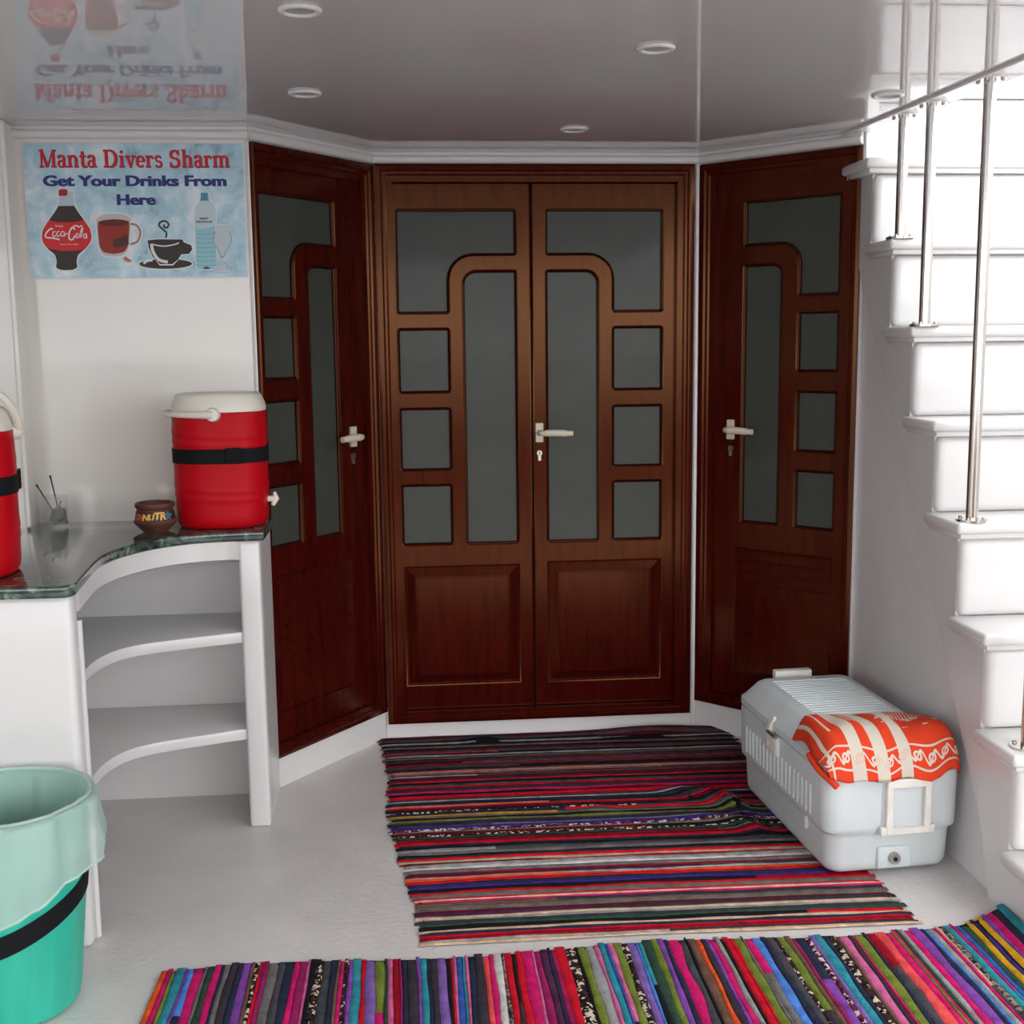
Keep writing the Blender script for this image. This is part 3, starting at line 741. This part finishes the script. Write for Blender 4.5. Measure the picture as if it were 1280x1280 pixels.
# ------------------------------------------------------------------ cloth draped over the chest (built in the chest's axes)
def cloth_pattern():
    m = mat('orange_beige_cloth', (.75, .06, .02), .85, spec=.15, bump=.3, bscale=300)
    nt = m.node_tree; b_ = nt.nodes['Principled BSDF']; L = nt.links.new
    uv = nt.nodes.new('ShaderNodeTexCoord'); sep = nt.nodes.new('ShaderNodeSeparateXYZ'); L(uv.outputs['UV'], sep.inputs[0])
    def mt(op, a, b2=None, c=None):
        n = nt.nodes.new('ShaderNodeMath'); n.operation = op
        for i, q in enumerate((a, b2, c)):
            if q is None: continue
            if hasattr(q, 'node'): L(q, n.inputs[i])
            else: n.inputs[i].default_value = q
        return n.outputs[0]
    u, v = sep.outputs[0], sep.outputs[1]
    def band(x, c, w_): return mt('LESS_THAN', mt('ABSOLUTE', mt('SUBTRACT', x, c)), w_)
    def mx(a, b2): return mt('MAXIMUM', a, b2)
    beige = mx(mx(band(u, .235, .045), band(u, .40, .048)), band(u, .575, .042))
    # thin stripe cluster and hatch near the top
    top = mt('LESS_THAN', v, .36)
    fine = mt('MULTIPLY', mt('MULTIPLY', mt('GREATER_THAN', mt('SINE', mt('MULTIPLY', u, 190)), .25), band(u, .30, .05)), top)
    hatch = mt('MULTIPLY', mt('MULTIPLY', mt('GREATER_THAN', mt('SINE', mt('ADD', mt('MULTIPLY', u, 260), mt('MULTIPLY', v, 55))), .3), mt('GREATER_THAN', u, .63)), mt('LESS_THAN', v, .30))
    ns = nt.nodes.new('ShaderNodeTexNoise'); ns.inputs['Scale'].default_value = 9; L(uv.outputs['UV'], ns.inputs['Vector'])
    leaf = mt('MULTIPLY', mt('MULTIPLY', mt('GREATER_THAN', ns.outputs['Fac'], .59), band(v, .36, .13)), mt('GREATER_THAN', u, .5))
    sc = mt('MULTIPLY', mt('SINE', mt('MULTIPLY', u, 62)), .045)
    scroll = band(mt('SUBTRACT', v, sc), .80, .016)
    du = mt('MULTIPLY', mt('SUBTRACT', mt('FRACT', mt('MULTIPLY', u, 9.87)), .5), .0385); dv = mt('MULTIPLY', mt('SUBTRACT', v, .80), .27)
    curl = mt('LESS_THAN', mt('ABSOLUTE', mt('SUBTRACT', mt('SQRT', mt('ADD', mt('MULTIPLY', du, du), mt('MULTIPLY', dv, dv))), .0085)), .0026)
    line = mx(band(v, .705, .009), band(v, .895, .009))
    side = mx(band(u, .045, .008), mt('MULTIPLY', band(u, .11, .010), mt('LESS_THAN', v, .5)))
    light = mx(mx(mx(beige, fine), mx(hatch, leaf)), mx(mx(scroll, curl), mx(line, side)))
    dotr = mt('MULTIPLY', mt('MULTIPLY', mx(scroll, curl), beige), 1)
    fac = mt('SUBTRACT', light, mt('MULTIPLY', dotr, .18))
    mixn = nt.nodes.new('ShaderNodeMix'); mixn.data_type = 'RGBA'
    mixn.inputs[6].default_value = (.70, .055, .018, 1); mixn.inputs[7].default_value = (.62, .56, .47, 1)
    L(fac, mixn.inputs[0]); L(mixn.outputs[2], b_.inputs['Base Color'])
    return m
CLOTH = cloth_pattern()
nu, nv = 60, 44
# profile over the front end of the lid: list of (y, z) by arc length
pf = smooth_path([(-hy+.195, .362), (-hy+.14, .372), (-hy+.08, .376), (-hy+.045, .370), (-hy+.005, .345), (-hy-.016, .312), (-hy-.026, .285), (-hy-.030, .262)], 8)
cum = [0]
for a, b_ in zip(pf, pf[1:]): cum.append(cum[-1]+(Vector(b_)-Vector(a)).length)
def pf_at(t):
    d = t*cum[-1]
    for i in range(len(cum)-1):
        if d <= cum[i+1]+1e-9:
            k = (d-cum[i])/(cum[i+1]-cum[i]); a = Vector(pf[i]); b2 = Vector(pf[i+1]); return a.lerp(b2, k)
    return Vector(pf[-1])
rows = []; uvs = []
for j in range(nv+1):
    v = j/nv; row = []
    for i in range(nu+1):
        u = i/nu; p = pf_at(v*(.93+.10*math.sin(u*3.1)+.02*math.sin(u*19)))if v < 2 else None
        xx = -hx-.020+(CW+.030)*u
        z = p.y; y = p.x
        # left and right shoulders fall over the lid's chamfer, the left end hangs a little
        el = max(0, .10-u)/.10; er = max(0, u-.93)/.07
        z -= (.060*el**1.3)*(1 if v < .6 else max(0, 1-(v-.6)*2.2)); z -= .045*er**1.5*(1-v*.5); y += .03*er**1.5*v
        z += .004*math.sin(u*23+v*4)*math.sin(v*5)+.003*math.sin(u*11+v*9)
        y -= .004*math.sin(u*17+v*2)*v+.010*max(0, math.sin(u*PI*2.0-.5))*v*.5
        y += .02*math.sin(u*4+.4)*(1-v)
        row.append((xx+.006*math.sin(v*8+u*2)*el, y, z)); uvs.append((u, v))
    rows.append(row)
mb = MB().grid(rows)
cl = obj('folded_cloth', mb, CLOTH, None, 80, rec=False, solid=.006)
me = cl.data; uvl = me.uv_layers.new(name='UVMap')
for lp_ in me.loops: uvl.data[lp_.index].uv = uvs[lp_.vertex_index]
cl.location = ch.location; cl.rotation_euler = ch.rotation_euler
tag(cl, 'orange and beige patterned cloth draped over the end of the white ice chest', 'cloth')
# rolled edge at the cloth's left end
hem = obj('rolled_edge', MB().tube(smooth_path([(-hx-.026, -hy+.075, .305), (-hx-.028, -hy+.035, .296), (-hx-.022, -hy+.004, .283), (-hx-.006, -hy-.020, .268), (-hx+.008, -hy-.028, .252)], 6), .0085, 10), mat('orange_cloth', (.70, .055, .018), .85, spec=.15), cl, 60)

# ------------------------------------------------------------------ drinks sign on the wall
SY = WY-.004
sign = thing('drinks_sign', 'blue printed sign reading Manta Divers Sharm, with pictured drinks, on the white wall', 'sign', (-.768, WY, 1.79))
def sg(x, y):
    """print layout units (275 wide, 169 high, y down) to metres on the board"""
    k = (y-178)/169; xl = 28+10*k; xr = 303+6*k; yt = 178+4*(x-28)/275; t = (y-yt)/(347-yt)
    return (-1.081+(x-xl)/(xr-xl)*.627, 1.985-t*.384)
def sign_bg():
    m = mat('sign_print', (.4, .6, .7), .45, coat=.2)
    nt = m.node_tree; b_ = nt.nodes['Principled BSDF']; L = nt.links.new
    tc = nt.nodes.new('ShaderNodeTexCoord'); n = nt.nodes.new('ShaderNodeTexNoise'); n.inputs['Scale'].default_value = 9; n.inputs['Detail'].default_value = 9; n.inputs['Roughness'].default_value = .66; n.inputs['Distortion'].default_value = .6
    L(tc.outputs['Object'], n.inputs['Vector'])
    rp = nt.nodes.new('ShaderNodeValToRGB'); e = rp.color_ramp.elements
    e[0].position = .33; e[0].color = (.22, .30, .44, 1); e[1].position = .66; e[1].color = (.80, .84, .87, 1)
    for p, c in ((.41, (.36, .56, .66)), (.51, (.46, .67, .76)), (.58, (.62, .74, .81))):
        q = e.new(p); q.color = (*c, 1)
    L(n.outputs['Fac'], rp.inputs[0]); L(rp.outputs[0], b_.inputs['Base Color'])
    return m
obj('board', MB().box(-1.084, -.452, SY, WY-.0005, 1.598, 1.986), PLAIN, sign)
obj('printed_background', MB().box(-1.081, -.454, SY-.0006, SY+.001, 1.601, 1.985), sign_bg(), sign)
INK = {}
def ink(n, rgb): return mat('ink_'+n, lin(rgb), .5)
WH = ink('white', (225, 228, 228)); SR = ink('red', (205, 25, 40)); SB = ink('blue', (40, 45, 115)); DK = ink('cola', (48, 36, 32)); CAPR = ink('cap', (165, 20, 35)); NV = ink('shadow', (40, 30, 70))
LAB = ink('label', (215, 30, 35)); TEA = ink('tea', (150, 40, 22)); TEAD = ink('tea_dark', (95, 28, 20)); TB = ink('teabag', (75, 40, 30)); PALE = ink('pale', (185, 205, 212)); WATER = ink('water', (150, 200, 210)); WCAP = ink('watercap', (70, 140, 170)); WLAB = ink('waterlabel', (60, 70, 90))
PRT = ink('print_dark', (30, 30, 40))
def flat(poly, m, layer, name, parent, px=True):
    pts = [sg(*p) if px else p for p in poly]
    me = sheet(pts, [], .00012); me.transform(Matrix.Translation((0, SY-.0009-.0003*layer, 0)) @ STAND)
    return obj(name, me, m, parent)
def strokes(polys, m, layer, name, parent):
    """polys: list of convex outlines in metres (x, z) joined into one flat print"""
    mb = MB(); y = SY-.0009-.0003*layer
    for k_, p in enumerate(polys): mb.add([(a, y-.00004*(k_ % 23), b2) for a, b2 in p], [tuple(range(len(p)))])
    return obj(name, mb, m, parent, rec=False)
def ribbon(pts, ws):
    """quads along a polyline"""
    out = []; n = len(pts); P = [Vector(p) for p in pts]; ws = ws if isinstance(ws, (list, tuple)) else [ws]*n; L = []; Rr = []
    for i in range(n):
        t = (P[min(i+1, n-1)]-P[max(i-1, 0)]).normalized(); nn = Vector((-t.y, t.x))*ws[i]/2; L.append(P[i]+nn); Rr.append(P[i]-nn)
    for i in range(n-1): out.append([tuple(L[i]), tuple(Rr[i]), tuple(Rr[i+1]), tuple(L[i+1])])
    return out
def arc(cx_, cy_, rx, ry, a0, a1, w0, w1, n=12):
    pts = []; ws = []
    for k in range(n+1):
        a = R(a0+(a1-a0)*k/n); pts.append((cx_+rx*math.cos(a), cy_+ry*math.sin(a))); ws.append(w0+(w1-w0)*abs(math.cos(a)))
    return ribbon(pts, ws)
def bar(x0, x1, y0, y1): return [[(x0, y0), (x1, y0), (x1, y1), (x0, y1)]]
TK, TN, SF = .20, .085, .09
def stem(x, y0, y1, w_=TK): return bar(x-w_/2, x+w_/2, y0, y1)
def foot(x, w_=.15): return bar(x-w_, x+w_, 0, SF)
GL = {
 'M': (1.18, stem(.14, 0, .95, .10)+stem(.94, 0, .95, .19)+ribbon([(.14, .95), (.52, .02)], .2)+ribbon([(.52, .02), (.92, .95)], .08)+bar(0, .30, 0, SF)+bar(.76, 1.12, 0, SF)+bar(0, .24, .95-SF, .95)+bar(.86, 1.12, .95-SF, .95)),
 'a': (.66, stem(.44, .04, .48)+bar(.44, .64, 0, SF)+arc(.27, .46, .19, .17, 0, 170, TN, TK)+arc(.26, .19, .18, .17, 0, 360, TN, .15)),
 'n': (.82, stem(.17, 0, .64)+foot(.17, .16)+bar(0, .18, .64-SF, .64)+arc(.38, .42, .21, .19, 0, 170, TN, TK)+stem(.59, 0, .43)+foot(.59, .16)),
 't': (.50, stem(.20, .10, .86)+bar(0, .42, .64-SF, .64)+arc(.33, .14, .13, .11, 180, 340, TN, TK)),
 'D': (1.02, stem(.20, 0, .95, .2)+bar(0, .45, 0, SF)+bar(0, .45, .95-SF, .95)+arc(.42, .475, .42, .44, -90, 90, TN, .22, 16)),
 'i': (.42, stem(.20, 0, .64)+foot(.20, .18)+bar(.02, .2, .64-SF, .64)+arc(.20, .84, .045, .045, 0, 360, .09, .09)),
 'v': (.72, ribbon([(.15, .64), (.38, 0)], .18)+ribbon([(.38, .0), (.58, .64)], .08)+bar(0, .32, .64-SF, .64)+bar(.44, .72, .64-SF, .64)),
 'e': (.64, arc(.30, .32, .22, .28, 0, 320, TN, TK, 18)+bar(.10, .58, .30, .37)),
 'r': (.60, stem(.17, 0, .64)+foot(.17, .17)+bar(0, .18, .64-SF, .64)+arc(.36, .44, .17, .16, 60, 175, TN, TK)+arc(.47, .53, .04, .04, 0, 360, .08, .08)),
 's': (.56, arc(.26, .47, .17, .14, 20, 270, .09, .13)+arc(.26, .18, .19, .15, -160, 90, .09, .15)),
 'S': (.84, arc(.37, .70, .25, .20, 10, 270, .10, .19, 16)+arc(.37, .26, .29, .23, -165, 90, .10, .2, 16)+bar(.60, .67, .62, .95)+bar(.05, .12, 0, .32)),
 'h': (.82, stem(.17, 0, .98)+foot(.17, .16)+bar(0, .18, .98-SF, .98)+arc(.38, .42, .21, .19, 0, 170, TN, TK)+stem(.59, 0, .43)+foot(.59, .16)),
 'm': (1.22, stem(.17, 0, .64)+foot(.17, .16)+bar(0, .18, .64-SF, .64)+arc(.37, .42, .20, .19, 0, 170, TN, TK)+stem(.57, 0, .43)+foot(.57, .15)+arc(.77, .42, .20, .19, 0, 170, TN, TK)+stem(.97, 0, .43)+foot(.97, .16)),
 ' ': (.42, [])}
def serif_line(txt, x0, x1, zb, hgt, m, layer, name, parent, dx=0, dz=0):
    tot = sum(GL[c][0] for c in txt); kx = (x1-x0)/tot; out = []; x = x0
    for c in txt:
        adv, ps = GL[c]
        for p in ps: out.append([(x+a*kx+dx, zb+b2*hgt+dz) for a, b2 in p])
        x += adv*kx
    return strokes(out, m, layer, name, parent)
serif_line('Manta Divers Sharm', -1.036, -.490, 1.9165, .053, NV, 0, 'title_shadow', sign, .0010, -.0009)
serif_line('Manta Divers Sharm', -1.036, -.490, 1.9165, .053, SR, 4, 'title_lettering', sign)
def sign_text(body, x0, x1, zb, cap, m, layer, name, parent, bold=.0, shear=0):
    me = text_mesh(body, cap/.72, bold, .0001, 'LEFT', shear)
    if bold > .001:                                   # heavier strokes: a second and third pass of the same print
        bm = bmesh.new()
        for k_, dx in enumerate((-.0011, 0, .0011)):
            n = len(bm.verts); bm.from_mesh(me); bm.verts.ensure_lookup_table()
            for v in bm.verts[n:]: v.co.x += dx; v.co.z += .00025*k_
        bm.to_mesh(me); bm.free()
    xs = [v.co.x for v in me.vertices]; a, b2 = min(xs), max(xs); k = (x1-x0)/(b2-a)
    me.transform(Matrix.Translation((x0, SY-.0009-.0003*layer, zb)) @ STAND @ Matrix.Diagonal((k, 1, 1, 1)) @ Matrix.Translation((-a, 0, 0)))
    return obj(name, me, m, parent)
sign_text('Get Your Drinks From', -1.030, -.504, 1.8645, .030, SB, 1, 'subtitle_lettering', sign, .0012)
sign_text('Here', -.823, -.711, 1.811, .030, SB, 1, 'subtitle_lettering', sign, .0012)
def crop(x, y): return (x/3.5556, y/3.5556)
def C(pts): return [crop(*p) for p in pts]
def grow(poly, d):
    c = Vector((sum(p[0] for p in poly)/len(poly), sum(p[1] for p in poly)/len(poly))); n = len(poly); out = []
    for i in range(n):
        a = Vector(poly[i-1]); b2 = Vector(poly[(i+1) % n]); t = (b2-a).normalized(); nn = Vector((t.y, -t.x)); p = Vector(poly[i])
        if (p+nn*.1-c).length < (p-c).length: nn = -nn
        out.append(tuple(p+nn*d))
    return out
def sym(half, cx_): return half+[(2*cx_-x, y) for x, y in reversed(half)]
# cola bottle
half = smooth_path(C([(262, 848), (260, 880), (256, 905), (238, 945), (205, 990), (188, 1020), (184, 1048), (190, 1075), (212, 1105), (240, 1130), (248, 1160), (246, 1185), (262, 1196), (280, 1199)]), 4)
cb = sym(half, 292/3.5556)
bt = flat(grow(cb, 1.6), WH, 0, 'cola_bottle_print', sign)
flat(cb, PALE, 1, 'bottle_glass', bt)
h2 = smooth_path(C([(258, 912), (240, 940), (213, 978), (190, 1015), (184, 1048), (190, 1075), (212, 1105), (240, 1130), (248, 1160), (246, 1185), (262, 1196), (280, 1199)]), 4)
flat(sym(h2, 292/3.5556), DK, 2, 'cola', bt)
lab = smooth_path(C([(216, 976), (250, 983), (292, 985), (335, 983), (368, 976)]), 4)+smooth_path(C([(396, 1015), (402, 1048), (396, 1075), (374, 1105)]), 4)+smooth_path(C([(335, 1111), (292, 1113), (250, 1109), (212, 1100)]), 4)+smooth_path(C([(190, 1075), (184, 1048), (190, 1015)]), 4)
flat(lab, LAB, 3, 'bottle_label', bt)
flat(C([(259, 848), (259, 842), (268, 838), (290, 838), (298, 842), (298, 864), (290, 868), (265, 868), (259, 864)]), CAPR, 4, 'bottle_cap', bt)
def cs(pts, w_=.0035): return ribbon([sg(*crop(*p)) for p in smooth_path(pts, 4)], w_)
logo = []
logo += cs([(262, 1062), (235, 1055), (205, 1052), (200, 1040), (212, 1022), (226, 1012), (232, 1018)], .0042)
for ox in (232, 250, 268): logo += cs([(ox+12, 1026), (ox+2, 1028), (ox, 1042), (ox+6, 1048), (ox+14, 1040)]+([(ox+14, 1028), (ox+17, 1048)] if ox == 268 else []), .0026)
logo += cs([(289, 1036), (297, 1036)], .0035)
logo += cs([(330, 1018), (318, 1008), (305, 1030), (304, 1058), (318, 1062), (330, 1045)], .0042)
logo += cs([(322, 1004), (336, 1000), (346, 1006), (362, 1000)], .0035)
logo += cs([(342, 1034), (334, 1040), (336, 1054), (344, 1052), (344, 1038)], .0026)
logo += cs([(352, 1056), (354, 1030), (364, 1008), (358, 1052)], .0026)
logo += cs([(376, 1036), (368, 1042), (370, 1056), (378, 1052), (380, 1036), (382, 1058)], .0026)
strokes(logo, WH, 4, 'label_lettering', bt)
a, b2 = sg(*crop(245, 1005)); sign_text('Enjoy', a, a+.022, b2, .006, WH, 4, 'label_lettering', bt)
a, b2 = sg(*crop(264, 1086)); sign_text('your own coke', a, a+.052, b2, .005, WH, 4, 'label_lettering', bt)
# tea mug
mg = sym(smooth_path(C([(500, 948), (455, 952), (428, 968), (424, 985), (432, 1080), (440, 1110), (455, 1132), (500, 1140)]), 4), 500/3.5556)
mo = flat(grow(mg, 1.6), WH, 0, 'tea_mug_print', sign)
hn = [sg(*crop(*p)) for p in smooth_path([(572, 995), (600, 1000), (618, 1030), (606, 1072), (574, 1085)], 5)]
strokes(ribbon(hn, .014), WH, 1, 'mug_handle_edge', mo); strokes(ribbon(hn, .006), ink('mughandle', (160, 120, 110)), 2, 'mug_handle', mo)
flat(mg, ink('mugglass', (200, 190, 185)), 2, 'mug_glass', mo)
flat(sym(smooth_path(C([(500, 975), (450, 980), (431, 992), (436, 1080), (443, 1104), (458, 1120), (500, 1128)]), 4), 500/3.5556), TEA, 3, 'tea', mo)
flat(sym(smooth_path(C([(500, 973), (455, 977), (432, 988), (455, 1000), (500, 1003)]), 4), 500/3.5556), TEAD, 4, 'tea_surface', mo)
flat(C([(500, 1065), (560, 1040), (568, 1085), (520, 1102), (496, 1095)]), TB, 4, 'tea_bag_print', mo)
flat(C([(540, 1150), (552, 1138), (562, 1148), (578, 1156), (574, 1166), (556, 1162)]), ink('spice', (200, 110, 70)), 2, 'spice_print', mo)
# coffee cup
cupo = C([(650, 1068), (700, 1064), (806, 1066), (812, 1078), (845, 1092), (850, 1110), (835, 1130), (800, 1132), (786, 1155), (760, 1175), (705, 1175), (672, 1140), (655, 1100)])
co = flat(grow(cupo, 1.3), WH, 0, 'coffee_cup_print', sign)
sau = [crop(730+118*math.cos(2*PI*k/40), 1174+22*math.sin(2*PI*k/40)) for k in range(40)]
flat(grow(sau, 1.3), WH, 1, 'saucer_edge', co); flat(sau, DK, 2, 'saucer', co)
flat(grow(C([(672, 1140), (705, 1178), (762, 1178), (790, 1155)]), .8), WH, 3, 'saucer_gap', co)
flat(cupo, DK, 4, 'cup_body', co)
strokes(cs([(668, 1084), (675, 1120), (700, 1155), (740, 1166)], .009)+cs([(672, 1086), (720, 1095), (770, 1088), (790, 1080)], .0035)+cs([(632, 1172), (650, 1160), (672, 1158)], .006), WH, 5, 'cup_highlight', co)
strokes(cs([(732, 1058), (734, 1035), (716, 1018), (702, 1002), (708, 988), (728, 983), (744, 996), (738, 1012), (724, 1010), (726, 998)], .0052), DK, 1, 'steam_curl', co)
# water bottle and glass
wb = sym(smooth_path(C([(904, 862), (890, 864), (888, 892), (872, 912), (862, 940), (862, 1000), (866, 1100), (868, 1180), (876, 1198), (904, 1200)]), 4), 909/3.5556)
wo_ = flat(grow(wb, 1.0), WH, 0, 'water_bottle_print', sign)
flat(wb, ink('bottle_pale', (195, 212, 216)), 1, 'bottle_upper', wo_)
flat(C([(863, 1012), (885, 1020), (920, 1014), (956, 1006), (956, 1180), (948, 1198), (876, 1198), (868, 1180)]), WATER, 2, 'bottle_water', wo_)
strokes([q for k in range(8) for q in cs([(866, 1040+k*20), (910, 1044+k*20), (954, 1040+k*20)], .0014)], ink('ripple', (105, 160, 172)), 3, 'bottle_ripples', wo_)
flat(C([(889, 860), (921, 860), (921, 884), (926, 895), (884, 895), (889, 884)]), WCAP, 3, 'bottle_cap', wo_)
flat(C([(895, 1198), (905, 1188), (920, 1188), (932, 1198)]), WLAB, 3, 'bottle_base', wo_)
a, b2 = sg(*crop(884, 977)); sign_text('SAINT', a, a+.026, b2, .0055, PRT, 3, 'bottle_lettering', wo_, .0003)
a, b2 = sg(*crop(868, 992)); sign_text('NICHOLAS', a, a+.046, b2, .0060, PRT, 3, 'bottle_lettering', wo_, .0003)
gb = sym(smooth_path(C([(984, 1002), (958, 1004), (956, 1030), (944, 1058), (948, 1085), (968, 1118), (978, 1140), (976, 1180), (960, 1198), (950, 1206), (984, 1208)]), 4), 985/3.5556)
go = flat(grow(gb, .8), WH, 3, 'water_glass_print', sign)
flat(gb, ink('glass_fill', (190, 205, 210)), 4, 'glass_fill', go)
strokes(cs([(956, 1030), (944, 1058), (948, 1085), (968, 1118), (978, 1140)], .0018)+cs([(1014, 1030), (1026, 1058), (1022, 1085), (1002, 1118), (992, 1140)], .0018)+cs([(976, 1142), (985, 1146), (994, 1142)], .0025), ink('glass_edge', (110, 130, 140)), 5, 'glass_outline', go)

for o in ROOTS:
    if '_w' in o: del o['_w']
